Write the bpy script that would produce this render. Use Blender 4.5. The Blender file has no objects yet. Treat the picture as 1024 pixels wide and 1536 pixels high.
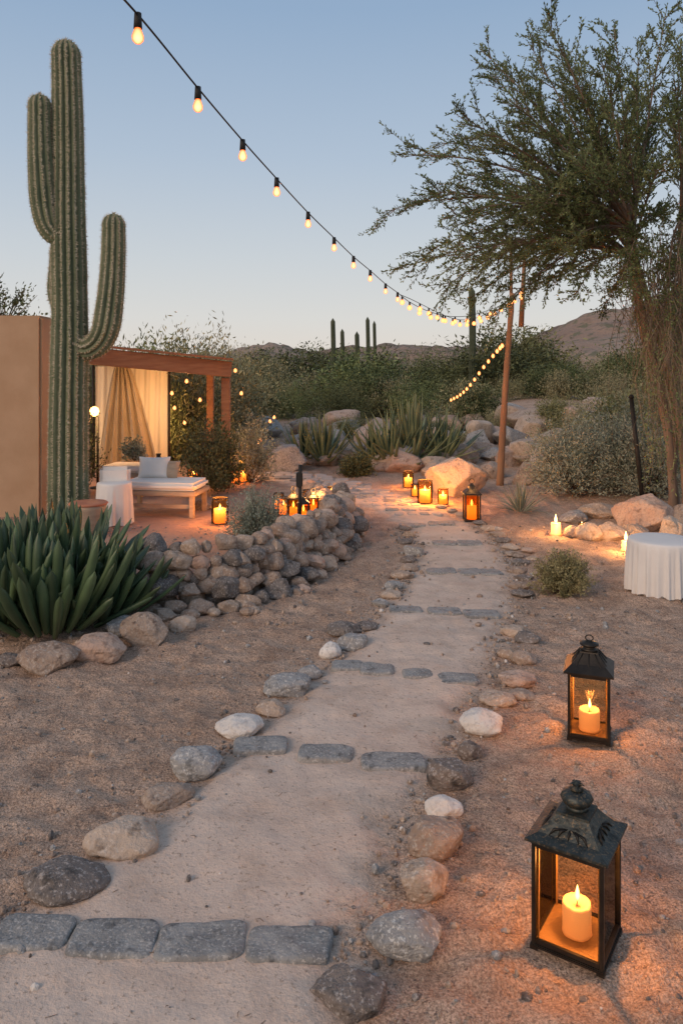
import bpy, bmesh, math, random
import numpy as np
from mathutils import Vector, Matrix, noise
random.seed(7); rng=np.random.default_rng(7)
F=1150.0; CH=1.8; HZ=560.0
sc=bpy.context.scene
# ---------- survey helpers : metres in the garden (camera stands at origin, looks +Y)
def gx(u,d): return (u-512.0)/F*d
def gd(v): return F*CH/(v-HZ)
def G(u,v):
    d=gd(v); return (gx(u,d),d)
def W(u,v,d): return (gx(u,d),d,CH-(v-HZ)*d/F)
def smooth(a,b,x):
    t=min(1,max(0,(x-a)/(b-a))); return t*t*(3-2*t)
# ---------- materials
def nn(nt,t,**k):
    n=nt.nodes.new(t)
    for a,b in k.items(): setattr(n,a,b)
    return n
def mixc(nt,f,a,b,mode='MIX'):
    m=nn(nt,'ShaderNodeMix',data_type='RGBA',blend_type=mode)
    for sock,val in ((m.inputs[0],f),(m.inputs[6],a),(m.inputs[7],b)):
        if isinstance(val,bpy.types.NodeSocket): nt.links.new(val,sock)
        elif isinstance(val,(tuple,list)): sock.default_value=(*val[:3],1)
        else: sock.default_value=val
    return m.outputs[2]
def noisen(nt,co,scale,detail=4,rough=.6):
    n=nn(nt,'ShaderNodeTexNoise'); n.inputs['Scale'].default_value=scale
    n.inputs['Detail'].default_value=detail; n.inputs['Roughness'].default_value=rough
    nt.links.new(co,n.inputs['Vector']); return n.outputs['Fac']
def ramp(nt,f,a,b):
    r=nn(nt,'ShaderNodeMapRange'); r.inputs[1].default_value=a; r.inputs[2].default_value=b
    nt.links.new(f,r.inputs[0]); return r.outputs[0]
def mth(nt,op,a,b):
    m=nn(nt,'ShaderNodeMath',operation=op)
    for s,v in zip(m.inputs,(a,b)):
        if isinstance(v,bpy.types.NodeSocket): nt.links.new(v,s)
        else: s.default_value=v
    return m.outputs[0]
def pmat(name,c1,c2,scale=5,rough=.85,bump=.3,bscale=30,speck=None,island=0,transl=0,objrand=0,metal=0,stretch=None,dist=.01,coat=0,alt=None):
    m=bpy.data.materials.new(name); m.use_nodes=True; nt=m.node_tree
    b=nt.nodes['Principled BSDF']; tc=nn(nt,'ShaderNodeTexCoord'); co=tc.outputs['Object']
    if stretch:
        mp=nn(nt,'ShaderNodeMapping'); mp.inputs['Scale'].default_value=stretch
        nt.links.new(co,mp.inputs[0]); co=mp.outputs[0]
    if objrand:
        oi=nn(nt,'ShaderNodeObjectInfo'); add=nn(nt,'ShaderNodeVectorMath',operation='ADD')
        mul=nn(nt,'ShaderNodeMath',operation='MULTIPLY'); mul.inputs[1].default_value=37
        nt.links.new(oi.outputs['Random'],mul.inputs[0]); nt.links.new(co,add.inputs[0]); nt.links.new(mul.outputs[0],add.inputs[1]); co=add.outputs[0]
    f=ramp(nt,noisen(nt,co,scale,1 if island else 4),.35,.65)
    c=mixc(nt,f,c1,c2)
    if alt: c=mixc(nt,mth(nt,'MULTIPLY',oi.outputs['Random'],.75),c,alt)
    if speck:
        s=ramp(nt,noisen(nt,co,bscale*2.2,2,.7),.54,.64); c=mixc(nt,s,c,speck)
        s2=ramp(nt,noisen(nt,co,bscale*.5,3,.7),.55,.7); c=mixc(nt,s2,c,tuple(q*.55 for q in c1))
    if island:
        g=nn(nt,'ShaderNodeNewGeometry')
        mm=nn(nt,'ShaderNodeMapRange'); mm.inputs[3].default_value=1-island; mm.inputs[4].default_value=1+island
        nt.links.new(g.outputs['Random Per Island'],mm.inputs[0])
        vm=nn(nt,'ShaderNodeVectorMath',operation='SCALE'); nt.links.new(c,vm.inputs[0]); nt.links.new(mm.outputs[0],vm.inputs['Scale']); c=vm.outputs[0]
    nt.links.new(c,b.inputs['Base Color']); b.inputs['Roughness'].default_value=rough; b.inputs['Metallic'].default_value=metal
    b.inputs['Specular IOR Level'].default_value=.3 if not coat else .5
    if bump:
        bn=noisen(nt,co,bscale,5,.65); bb=nn(nt,'ShaderNodeBump'); bb.inputs['Strength'].default_value=bump; bb.inputs['Distance'].default_value=dist
        nt.links.new(bn,bb.inputs['Height']); nt.links.new(bb.outputs[0],b.inputs['Normal'])
    if transl:
        tr=nn(nt,'ShaderNodeBsdfTranslucent'); nt.links.new(c,tr.inputs['Color']); ms=nn(nt,'ShaderNodeMixShader'); ms.inputs[0].default_value=transl
        nt.links.new(b.outputs[0],ms.inputs[1]); nt.links.new(tr.outputs[0],ms.inputs[2]); nt.links.new(ms.outputs[0],nt.nodes['Material Output'].inputs[0])
    return m
def emis(name,core,edge,s,samp='NONE',bl=.6):
    m=bpy.data.materials.new(name); m.use_nodes=True; nt=m.node_tree; nt.nodes.remove(nt.nodes['Principled BSDF'])
    lw=nn(nt,'ShaderNodeLayerWeight'); lw.inputs[0].default_value=bl
    c=mixc(nt,lw.outputs['Facing'],core,edge); e=nn(nt,'ShaderNodeEmission'); e.inputs[1].default_value=s
    nt.links.new(c,e.inputs[0]); nt.links.new(e.outputs[0],nt.nodes['Material Output'].inputs[0]); m.cycles.emission_sampling=samp
    return m
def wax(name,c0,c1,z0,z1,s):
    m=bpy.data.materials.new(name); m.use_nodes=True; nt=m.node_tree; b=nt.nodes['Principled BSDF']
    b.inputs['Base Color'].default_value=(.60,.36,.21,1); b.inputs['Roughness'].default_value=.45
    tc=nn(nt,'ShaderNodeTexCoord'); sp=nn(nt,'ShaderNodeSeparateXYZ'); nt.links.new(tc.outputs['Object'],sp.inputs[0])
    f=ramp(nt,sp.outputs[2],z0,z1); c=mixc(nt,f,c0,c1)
    nt.links.new(c,b.inputs['Emission Color']); b.inputs['Emission Strength'].default_value=s  # candlelight glowing through the wax is put in as emission, graded by height
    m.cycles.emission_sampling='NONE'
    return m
def glassmat(name,tint,g=.1):
    m=bpy.data.materials.new(name); m.use_nodes=True; nt=m.node_tree; nt.nodes.remove(nt.nodes['Principled BSDF'])
    t=nn(nt,'ShaderNodeBsdfTransparent'); t.inputs[0].default_value=(*tint,1); gl=nn(nt,'ShaderNodeBsdfGlossy'); gl.inputs['Roughness'].default_value=.05
    lw=nn(nt,'ShaderNodeLayerWeight'); lw.inputs[0].default_value=g
    ms=nn(nt,'ShaderNodeMixShader'); nt.links.new(lw.outputs['Fresnel'],ms.inputs[0]); nt.links.new(t.outputs[0],ms.inputs[1]); nt.links.new(gl.outputs[0],ms.inputs[2])
    nt.links.new(ms.outputs[0],nt.nodes['Material Output'].inputs[0]); return m

def sandmat():
    m=bpy.data.materials.new('sand'); m.use_nodes=True; nt=m.node_tree; b=nt.nodes['Principled BSDF']
    co=nn(nt,'ShaderNodeNewGeometry').outputs['Position']
    big=ramp(nt,noisen(nt,co,.8,3),.35,.65)
    c=mixc(nt,big,(.55,.405,.31),(.66,.505,.395))
    mid=ramp(nt,noisen(nt,co,5,5),.40,.68); c=mixc(nt,mid,c,(.43,.31,.235))
    grn=ramp(nt,noisen(nt,co,120,3,.8),.40,.62)
    cg=mixc(nt,grn,(.58,.54,.51),(1.3,1.26,1.22)); cs=mixc(nt,1.0,c,cg,'MULTIPLY')
    dk=ramp(nt,noisen(nt,co,55,2,.7),.60,.68); cs=mixc(nt,dk,cs,(.22,.16,.125))
    ap=nn(nt,'ShaderNodeAttribute',attribute_name='pathmask'); at=nn(nt,'ShaderNodeAttribute',attribute_name='patio')
    pv=ramp(nt,noisen(nt,co,2.2,5,.6),.35,.68)
    pc=mixc(nt,pv,(.68,.53,.42),(.54,.405,.315)); pc=mixc(nt,mixc(nt,.5,(0,0,0),grn),pc,(.72,.585,.48))
    st=ramp(nt,mid,.3,1.0); pc=mixc(nt,mixc(nt,.5,(0,0,0),st),pc,(.43,.315,.24))
    pc=mixc(nt,mixc(nt,.8,(0,0,0),dk),pc,(.36,.27,.205))
    c=mixc(nt,ap.outputs['Fac'],cs,pc)
    c=mixc(nt,at.outputs['Fac'],c,mixc(nt,pv,(.52,.33,.245),(.40,.26,.195)))
    nt.links.new(c,b.inputs['Base Color']); b.inputs['Roughness'].default_value=.95; b.inputs['Specular IOR Level'].default_value=.15
    h=mth(nt,'MULTIPLY',noisen(nt,co,13,4,.6),.045); h2=mth(nt,'MULTIPLY',noisen(nt,co,55,4,.8),.020); h=mth(nt,'ADD',h,h2)
    inv=nn(nt,'ShaderNodeMapRange'); inv.inputs[3].default_value=1.0; inv.inputs[4].default_value=.45; nt.links.new(ap.outputs['Fac'],inv.inputs[0])
    x=nn(nt,'ShaderNodeBump'); x.inputs['Distance'].default_value=1; nt.links.new(h,x.inputs['Height']); nt.links.new(inv.outputs[0],x.inputs['Strength'])
    nt.links.new(x.outputs[0],b.inputs['Normal']); return m
M={}
M['sand']=sandmat()
M['r_grey']=pmat('rock_grey_blue',(.25,.255,.255),(.39,.385,.375),6,.8,.9,28,(.60,.58,.54),objrand=1,dist=.03,alt=(.30,.27,.24))
M['r_tan']=pmat('rock_tan',(.48,.36,.27),(.34,.245,.18),5,.85,.9,25,(.60,.50,.41),objrand=1,dist=.03,alt=(.55,.45,.36))
M['r_brown']=pmat('rock_brown',(.28,.195,.145),(.39,.295,.23),7,.85,1,25,(.48,.40,.33),objrand=1,dist=.03,alt=(.42,.35,.29))
M['r_dark']=pmat('rock_dark',(.13,.118,.11),(.235,.21,.19),8,.8,1,30,(.40,.36,.33),objrand=1,dist=.03,alt=(.22,.17,.14))
M['r_white']=pmat('rock_white',(.74,.70,.64),(.60,.56,.51),6,.75,.6,25,(.5,.47,.44),objrand=1,dist=.02)
M['r_rose']=pmat('rock_rose',(.48,.31,.23),(.57,.43,.34),4,.85,.9,20,(.38,.27,.21),objrand=1,dist=.03,alt=(.50,.38,.30))
M['slate']=pmat('slate_paver',(.215,.21,.20),(.33,.32,.30),9,.75,.8,35,(.44,.42,.39),objrand=1,dist=.02)
M['slab']=pmat('flagstone',(.42,.35,.30),(.52,.44,.38),4,.85,.5,25,(.55,.48,.42),objrand=1)
M['adobe']=pmat('adobe',(.42,.27,.165),(.48,.32,.205),2,.95,.35,45,objrand=0,dist=.008)
M['wood']=pmat('pergola_wood',(.28,.12,.06),(.38,.18,.09),3,.6,.4,20,stretch=(1,1,8),objrand=1)
M['pole']=pmat('pole_wood',(.36,.20,.11),(.23,.12,.07),5,.8,.8,22,stretch=(1,1,.15))
M['bark']=pmat('bark',(.15,.105,.075),(.24,.175,.13),6,.9,.8,25,stretch=(1,1,.3))
M['straw']=pmat('dry_strands',(.20,.15,.105),(.30,.235,.17),6,.9,0,25,island=.4)
M['t_leaf']=pmat('tree_leaf',(.11,.145,.055),(.20,.235,.105),1.5,.7,0,island=.45,transl=.35)
M['b_leaf']=pmat('shrub_leaf',(.10,.145,.05),(.20,.24,.10),1.0,.75,0,island=.5,objrand=1,alt=(.21,.19,.09))
M['b_leaf2']=pmat('shrub_leaf_olive',(.18,.19,.085),(.28,.27,.14),1.0,.75,0,island=.5,objrand=1,alt=(.32,.28,.17))
M['b_leafd']=pmat('shrub_leaf_dark',(.055,.08,.03),(.12,.15,.06),1.0,.75,0,island=.5,objrand=1,alt=(.12,.12,.06))
M['b_grey']=pmat('sage_leaf',(.24,.27,.20),(.36,.38,.30),4,.8,0,island=.4,transl=.2)
M['b_gold']=pmat('golden_leaf',(.22,.21,.10),(.38,.33,.17),8,.8,0,island=.4,transl=.2)
M['agave']=pmat('agave_leaf',(.11,.15,.08),(.21,.245,.13),3,.5,0,20,island=.35,coat=1)
M['agave2']=pmat('succulent_leaf',(.045,.08,.038),(.09,.14,.065),4,.45,0,16,island=.35,coat=1)
M['cactus']=pmat('saguaro_skin',(.125,.15,.085),(.185,.205,.12),4,.75,.5,30)
M['cactusfar']=pmat('cactus_far',(.06,.075,.045),(.09,.10,.06),4,.8,0)
M['spine']=pmat('spines',(.50,.43,.30),(.62,.55,.42),6,.8,0)
M['hill']=pmat('hill_rock',(.22,.15,.115),(.34,.255,.195),.05,.95,.8,.3,(.15,.14,.09),dist=1.5)
M['metal']=pmat('lantern_metal',(.022,.02,.018),(.045,.038,.03),12,.4,.4,60,metal=.6,dist=.003)
M['patina']=pmat('lantern_patina',(.028,.034,.032),(.065,.073,.068),14,.42,.7,50,(.15,.11,.07),metal=.6,dist=.005)
M['black']=pmat('black_iron',(.015,.014,.013),(.03,.026,.022),8,.6,.3,30)
M['cloth']=pmat('white_cloth',(.78,.76,.73),(.72,.70,.67),3,.9,.2,50,transl=.12)
M['drape']=pmat('drape_cloth',(.64,.55,.42),(.52,.44,.33),1,.9,.1,30,transl=.4)
M['panel']=pmat('sheer_panel',(.82,.74,.60),(.76,.68,.54),1,.9,.1,30,transl=.5)
M['clay']=pmat('clay',(.42,.16,.09),(.5,.22,.13),4,.7,.3,30)
M['wicker']=pmat('pale_wood',(.42,.32,.23),(.33,.25,.18),5,.7,.4,30,stretch=(1,1,5))
M['brass']=pmat('warm_brass_tray',(.30,.18,.085),(.22,.13,.065),9,.5,.4,50,metal=.3)
M['glass']=glassmat('lantern_glass',(.97,.88,.74),.12)
M['amber']=glassmat('amber_glass',(1,.70,.34),.2)
M['flame']=emis('flame',(1,.74,.34),(1,.36,.05),6)
M['bulb']=emis('bulb_glow',(1,.60,.28),(1,.11,.006),2.3,bl=.70)
M['bulbfar']=emis('bulb_glow_far',(1,.50,.18),(1,.18,.02),2.6)
M['wax']=wax('candle_wax_emissive',(.80,.20,.04),(1,.42,.15),.03,.13,.38)
M['waxs']=wax('candle_wax_small_emissive',(1,.22,.025),(1,.40,.09),.0,.16,1.4)
# ---------- mesh builder
class MB:
    def __init__(s): s.V=[];s.F=[];s.I=[];s.S=[];s.mats=[]
    def mi(s,m):
        if m not in s.mats: s.mats.append(m)
        return s.mats.index(m)
    def add(s,v,f,m,sm=True):
        o=len(s.V); k=s.mi(m); s.V.extend([tuple(p) for p in v])
        for q in f: s.F.append(tuple(i+o for i in q)); s.I.append(k); s.S.append(sm)
    def box(s,c,size,m,rz=0,rot=None,bev=0):
        hx,hy,hz=[q/2 for q in size]; R=rot or Matrix.Rotation(rz,3,'Z'); c=Vector(c)
        if bev:
            bm=bmesh.new(); bmesh.ops.create_cube(bm,size=1)
            for q in bm.verts: q.co=Vector((q.co.x*size[0],q.co.y*size[1],q.co.z*size[2]))
            bmesh.ops.bevel(bm,geom=bm.edges[:],offset=bev,segments=2,affect='EDGES')
            bm.verts.index_update(); s.add([c+R@q.co for q in bm.verts],[[w.index for w in f.verts] for f in bm.faces],m,False); bm.free(); return
        v=[c+R@Vector((x*hx,y*hy,z*hz)) for x in(-1,1) for y in(-1,1) for z in(-1,1)]
        s.add(v,[(0,1,3,2),(4,6,7,5),(0,4,5,1),(2,3,7,6),(0,2,6,4),(1,5,7,3)],m,False)
    def tube(s,pts,rad,m,n=6,cap=True,rib=None):
        pts=[Vector(p) for p in pts]; N=len(pts)
        if not hasattr(rad,'__len__'): rad=[rad]*N
        V=[];prev=None
        for i,p in enumerate(pts):
            t=(pts[min(i+1,N-1)]-pts[max(i-1,0)]); t=t.normalized() if t.length>1e-9 else Vector((0,0,1))
            if prev is None:
                a=Vector((1,0,0)) if abs(t.x)<.8 else Vector((0,1,0)); x=(a-t*a.dot(t)).normalized()
            else:
                x=prev-t*prev.dot(t); x=x.normalized() if x.length>1e-6 else prev
            prev=x; y=t.cross(x)
            for k in range(n):
                a=2*math.pi*k/n; r=rad[i]*(rib(a,i) if rib else 1)
                V.append(p+x*(math.cos(a)*r)+y*(math.sin(a)*r))
        Fc=[(i*n+k,i*n+(k+1)%n,(i+1)*n+(k+1)%n,(i+1)*n+k) for i in range(N-1) for k in range(n)]
        if cap: Fc.append(tuple(range(n-1,-1,-1))); Fc.append(tuple((N-1)*n+k for k in range(n)))
        s.add(V,Fc,m)
    def lathe(s,c,prof,m,n=20,sm=True,rz=0,flute=None):
        V=[]
        for i,(r,z) in enumerate(prof):
            for k in range(n):
                a=2*math.pi*k/n+rz; q=r*(flute(a,i) if flute else 1)
                V.append((c[0]+math.cos(a)*q,c[1]+math.sin(a)*q,c[2]+z))
        Fc=[(i*n+k,i*n+(k+1)%n,(i+1)*n+(k+1)%n,(i+1)*n+k) for i in range(len(prof)-1) for k in range(n)]
        if prof[0][0]>1e-4: Fc.append(tuple(range(n-1,-1,-1)))
        if prof[-1][0]>1e-4: Fc.append(tuple((len(prof)-1)*n+k for k in range(n)))
        s.add(V,Fc,m,sm)
    def obj(s,name,loc=(0,0,0),rz=0,parent=None):
        me=bpy.data.meshes.new(name); me.from_pydata(s.V,[],s.F); 
        for m in s.mats: me.materials.append(m)
        me.polygons.foreach_set('material_index',s.I); me.polygons.foreach_set('use_smooth',s.S); me.update()
        o=bpy.data.objects.new(name,me); sc.collection.objects.link(o); o.location=loc; o.rotation_euler[2]=rz
        if parent: o.parent=parent
        return o
def empty(name,loc=(0,0,0)):
    o=bpy.data.objects.new(name,None); sc.collection.objects.link(o); o.location=loc; return o
def quadmesh(name,Q,mat):
    Q=np.asarray(Q,dtype=np.float32); n=len(Q); me=bpy.data.meshes.new(name)
    me.vertices.add(n*4); me.vertices.foreach_set('co',Q.reshape(-1)); me.loops.add(n*4); me.loops.foreach_set('vertex_index',np.arange(n*4,dtype=np.int32))
    me.polygons.add(n); me.polygons.foreach_set('loop_start',np.arange(0,n*4,4,dtype=np.int32)); me.polygons.foreach_set('loop_total',np.full(n,4,dtype=np.int32))
    me.materials.append(mat); me.update(calc_edges=True); me.validate(); return me
def norm(a): return a/np.maximum(np.linalg.norm(a,axis=-1,keepdims=True),1e-9)
def leafq(P,D,L,Wd):
    P=np.asarray(P);D=norm(np.asarray(D)); n=len(P); S=norm(np.cross(D,rng.normal(size=(n,3)))); L=np.broadcast_to(L,(n,))[:,None]; Wd=np.broadcast_to(Wd,(n,))[:,None]
    return np.stack([P,P+D*L*.5+S*Wd*.5,P+D*L,P+D*L*.5-S*Wd*.5],axis=1)
def joinleaf(name,mb,Q,leafmat,loc=(0,0,0)):
    lm=quadmesh(name+'_foliage',Q,leafmat)
    o=mb.obj(name,loc) if mb and mb.V else None
    lo=bpy.data.objects.new('foliage',lm); sc.collection.objects.link(lo)
    if o: lo.parent=o
    else: lo.name=name; lo.location=loc
    return o or lo
def light(name,loc,p,col=(1,.52,.2),r=.03,parent=None):
    l=bpy.data.lights.new(name,'POINT'); l.energy=p; l.color=col; l.shadow_soft_size=r
    o=bpy.data.objects.new(name,l); sc.collection.objects.link(o); o.location=loc
    if parent: o.parent=parent
    return o
# ---------- terrain
SEC=[(1700,-260,470),(1536,-120,500),(1420,-30,520),(1300,130,590),(1200,262,625),(1140,340,650),(1080,400,690),(1015,478,728),(965,530,745),(922,568,757),(890,596,768),(860,618,768),(817,630,742),(787,600,700),(765,555,655),(745,497,605),(730,450,560),(718,395,505),(711,370,450)]
SY=[gd(s[0]) for s in SEC]; SL=[gx(s[1],gd(s[0])) for s in SEC]; SR=[gx(s[2],gd(s[0])) for s in SEC]
def pedge(y): return float(np.interp(y,SY,SL)),float(np.interp(y,SY,SR))
def pmask(x,y,w0=-.14,w1=.18):
    l,r=pedge(y); s=min(x-l,r-x)
    if abs(s)<.5: s+=.10*noise.noise((x*3,y*3,1))+.08*noise.noise((x*11,y*11,5))+.04*noise.noise((x*30,y*30,5))
    if y>13.7: s=min(s,13.9-y)
    return smooth(w0,w1,s)
def patio(x,y):
    l=-9; r=float(np.interp(y,[6.4,7.2,8.2,9.5,11,14],[-1.5,-.9,-.3,-.25,-.8,-1.6]))
    s=min(x-l,r-x,y-float(np.interp(x,[-9,-3,-1.5,0],[7.6,7.2,6.5,7.6])),14-y); return smooth(-.1,.25,s+.15*noise.noise((x*2,y*2,3)))
def Hb(x,y):
    z=.02*noise.noise((x*.5,y*.5,0))*min(1,max(0,y)/3)
    z+=.55*smooth(14,23,y)+.5*smooth(2.5,6,x)*smooth(10,15,y)
    z+=.12*smooth(24,60,y)*(y-24)*.2 if y>24 else 0
    return z
def Hg(x,y):
    m=pmask(x,y,-.25,0); p=patio(x,y); z=Hb(x,y); a=(1-m)*(1-.8*p)
    if a>0 and y<16 and abs(x)<9:
        n1=noise.fractal((x*3.6+.5*y,y*6.5,2),1,2,4); n2=noise.noise((x*14,y*20,4)); n3=noise.noise((x*30,y*30,4)); z+=a*(.033*n1+.016*n2+.006*n3)
    return z
xs=list(np.arange(-3.2,3.2,.025)); step=.03
while xs[-1]<420: step*=1.14; xs.append(xs[-1]+step)
step=.03
while xs[0]>-420: step*=1.14; xs.insert(0,xs[0]-step)
ys=list(np.arange(1.5,6.5,.025)); step=.03
while ys[-1]<600: step*=1.04; ys.append(ys[-1]+step)
ys=[-200,-60,-20,-8,-3,-1,0,.6,1.1]+ys
nx,ny=len(xs),len(ys); V=[];pm=[];pa=[]
for y in ys:
    for x in xs:
        V.append((x,y,Hg(x,y))); 
        if -1<y<14.5 and abs(x)<9: pm.append(pmask(x,y)); pa.append(patio(x,y))
        else: pm.append(0); pa.append(0)
Fc=[(j*nx+i,j*nx+i+1,(j+1)*nx+i+1,(j+1)*nx+i) for j in range(ny-1) for i in range(nx-1)]
def terr(name,V,Fc,pm,pa):
    me=bpy.data.meshes.new(name); me.from_pydata(V,[],Fc); me.materials.append(M['sand'])
    a=me.attributes.new('pathmask','FLOAT','POINT'); a.data.foreach_set('value',pm); a=me.attributes.new('patio','FLOAT','POINT'); a.data.foreach_set('value',pa)
    me.polygons.foreach_set('use_smooth',[True]*len(Fc)); o=bpy.data.objects.new(name,me); sc.collection.objects.link(o); return o
terr('ground',V,Fc,pm,pa)
V=[];pm=[];Y=[.4]+list(np.arange(1.2,7,.03))+list(np.arange(7,13.9,.06)); K=56
def PH(x,y): return .015*noise.fractal((x*3,y*3,8),1,2,3)+.007*noise.noise((x*12,y*12,4))
for y in Y:
    l,r=pedge(y); l-=.22;r+=.22
    for k in range(K+1):
        x=l+(r-l)*k/K; m=pmask(x,y)
        V.append((x,y,Hb(x,y)+m*(.016+PH(x,y))-(1-m)*.02)); pm.append(m)
Fc=[(j*(K+1)+i,j*(K+1)+i+1,(j+1)*(K+1)+i+1,(j+1)*(K+1)+i) for j in range(len(Y)-1) for i in range(K)]
terr('sand_path',V,Fc,pm,[0]*len(V))
# ---------- rocks
ICO={}
def ico(n):
    if n not in ICO:
        bm=bmesh.new(); bmesh.ops.create_icosphere(bm,subdivisions=n,radius=1)
        ICO[n]=(np.array([v.co[:] for v in bm.verts]),[[v.index for v in f.verts] for f in bm.faces]); bm.free()
    return ICO[n]
def rockv(size,seed,ang=.5,sub=4,rz=None):
    r=np.random.default_rng(seed); v,f=ico(sub); v=v.copy()
    for _ in range(int(5+14*ang)):
        n=r.normal(size=3); n/=np.linalg.norm(n); h=r.uniform(.72,.95)-.22*ang
        d=v@n; v-=np.outer(np.maximum(0,d-h)*(.6+.35*ang),n)
    off=r.uniform(0,100,3)
    if sub>=3:
        dd=np.array([1+.13*noise.noise(Vector(p*1.3+off))+.05*noise.noise(Vector(p*3.5+off))+(.03*noise.noise(Vector(p*8+off))+.012*noise.noise(Vector(p*17+off)) if sub>3 else 0) for p in v]); v*=dd[:,None]
    v/=np.abs(v).max(axis=0); v*=np.array(size)/2
    z=v[:,2]; v[:,2]=np.where(z<-.3*size[2],-.3*size[2]+(z+.3*size[2])*.4,z); v[:,2]-=v[:,2].min()
    a=r.uniform(-.5,.5) if rz is None else rz; c,s=math.cos(a),math.sin(a); x=v[:,0]*c-v[:,1]*s; y=v[:,0]*s+v[:,1]*c; v[:,0]=x;v[:,1]=y
    return v,f
seed=[100]
def rock(u,vb,w,h,mat,ang=.35,name='rock',depth=.8,sink=.12,sub=5,hs=1.0):
    seed[0]+=1; x,d=G(u,vb); s=d/F; ww=w*s*1.04
    el=CH/d; dp=ww*depth; hh=max(h*s*.9-dp*.35*min(1,el),ww*.34)*hs
    v,f=rockv((ww,dp,hh),seed[0],ang,sub); mb=MB(); mb.add(v,f,M[mat]); 
    return mb.obj(name,(x,d+dp*.45,Hb(x,d)-hh*sink))
L=[(80,1368,138,74,'r_dark'),(177,1300,122,80,'r_tan'),(240,1222,86,52,'r_brown'),(292,1178,84,72,'r_grey'),(357,1112,80,46,'r_white'),(407,1078,50,34,'r_tan'),(430,1049,74,46,'r_grey'),(463,1021,42,30,'r_grey'),(495,989,38,33,'r_white'),(530,978,52,34,'r_grey'),(515,956,52,22,'r_dark'),(549,949,38,18,'r_dark'),
(571,912,28,17,'r_grey'),(585,900,34,20,'r_tan'),(590,886,30,18,'r_grey'),(604,870,36,19,'r_tan'),(616,858,30,16,'r_brown'),(611,845,26,15,'r_dark'),(619,836,36,24,'r_grey'),(609,818,26,14,'r_dark'),(613,806,22,13,'r_tan'),(606,796,22,11,'r_dark'),
(530,1548,134,95,'r_dark'),(612,1455,120,102,'r_grey'),(637,1364,86,82,'r_tan'),(655,1302,94,84,'r_brown'),(668,1238,58,47,'r_white'),(678,1195,70,66,'r_dark'),(707,1143,38,38,'r_dark'),(727,1108,66,56,'r_white'),(753,1063,60,28,'r_tan'),(785,1052,42,22,'r_brown'),(782,1033,58,32,'r_rose'),(787,1000,42,30,'r_brown'),(763,990,30,20,'r_tan'),(795,968,42,24,'r_dark'),(772,958,38,24,'r_tan'),
(785,898,36,14,'r_dark'),(780,886,34,13,'r_brown'),(790,874,30,12,'r_dark'),(776,862,32,12,'r_brown'),(783,850,30,11,'r_dark'),(772,838,30,11,'r_brown'),(768,826,28,10,'r_tan'),(756,816,28,10,'r_dark'),(748,806,26,9,'r_brown'),(735,797,26,9,'r_tan'),(722,789,24,9,'r_dark'),(708,782,22,8,'r_brown'),(694,776,22,8,'r_tan'),(678,770,20,8,'r_brown'),(662,764,18,7,'r_tan'),(800,842,20,8,'r_tan'),(795,830,22,8,'r_rose'),(745,797,20,8,'r_grey'),
(62,1012,90,62,'r_brown'),(137,998,84,56,'r_rose'),(207,974,78,70,'r_brown'),(273,949,46,34,'r_tan'),(10,1003,40,30,'r_dark'),(243,934,42,32,'r_brown'),(175,955,50,40,'r_grey')]
for i,(u,v,w,h,m) in enumerate(L): rock(u,v,w,h,m,ang=random.uniform(.25,.7),sub=5 if w>45 else 4,hs=1.12)
B=[(425,708,82,56,'r_grey',.8),(510,700,70,34,'r_tan',.9),(470,700,40,24,'r_brown',.8),(688,746,96,76,'r_tan',.7),(650,714,40,28,'r_tan',.7),(742,718,46,34,'r_brown',.7),(795,729,54,44,'r_brown',.8),(765,706,54,40,'r_rose',.8),(800,702,60,44,'r_tan',.9),(838,714,74,56,'r_tan',.9),(845,744,44,26,'r_grey',.8),(700,700,50,40,'r_brown',.7),(660,692,48,36,'r_brown',.7),(720,690,50,50,'r_grey',.9),
(868,785,56,26,'r_grey',.8),(905,780,76,34,'r_tan',.8),(888,813,40,38,'r_tan',.4),(920,813,56,40,'r_tan',.6),(862,807,28,24,'r_tan',.4),(985,800,116,72,'r_rose',.8),(1020,812,40,38,'r_tan',.6),(1055,800,80,60,'r_brown',.8),(960,812,50,32,'r_brown',.6),(1010,812,40,44,'r_tan',.7),
(300,766,34,20,'r_dark',.5),(573,708,30,18,'r_brown',.6),(595,704,36,24,'r_tan',.6)]
for (u,v,w,h,m,a) in B: rock(u,v,w,h,m,ang=a,name='boulder',depth=.75,sub=5,hs=1.25)
for i in range(75):
    u=random.uniform(380,900); d=random.uniform(13.9,19.5); x=gx(u,d); s=random.uniform(.4,1.15)
    if 13<d<14.6 and 380<u<520: continue
    seed[0]+=1; v,f=rockv((s,s*.8,s*random.uniform(.5,.75)),seed[0],.9,4,random.uniform(0,3)); mb=MB(); mb.add(v,f,M[random.choice(['r_brown','r_tan','r_rose','r_brown','r_grey'])]); mb.obj('boulder',(x,d,Hb(x,d)-.06))
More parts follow.
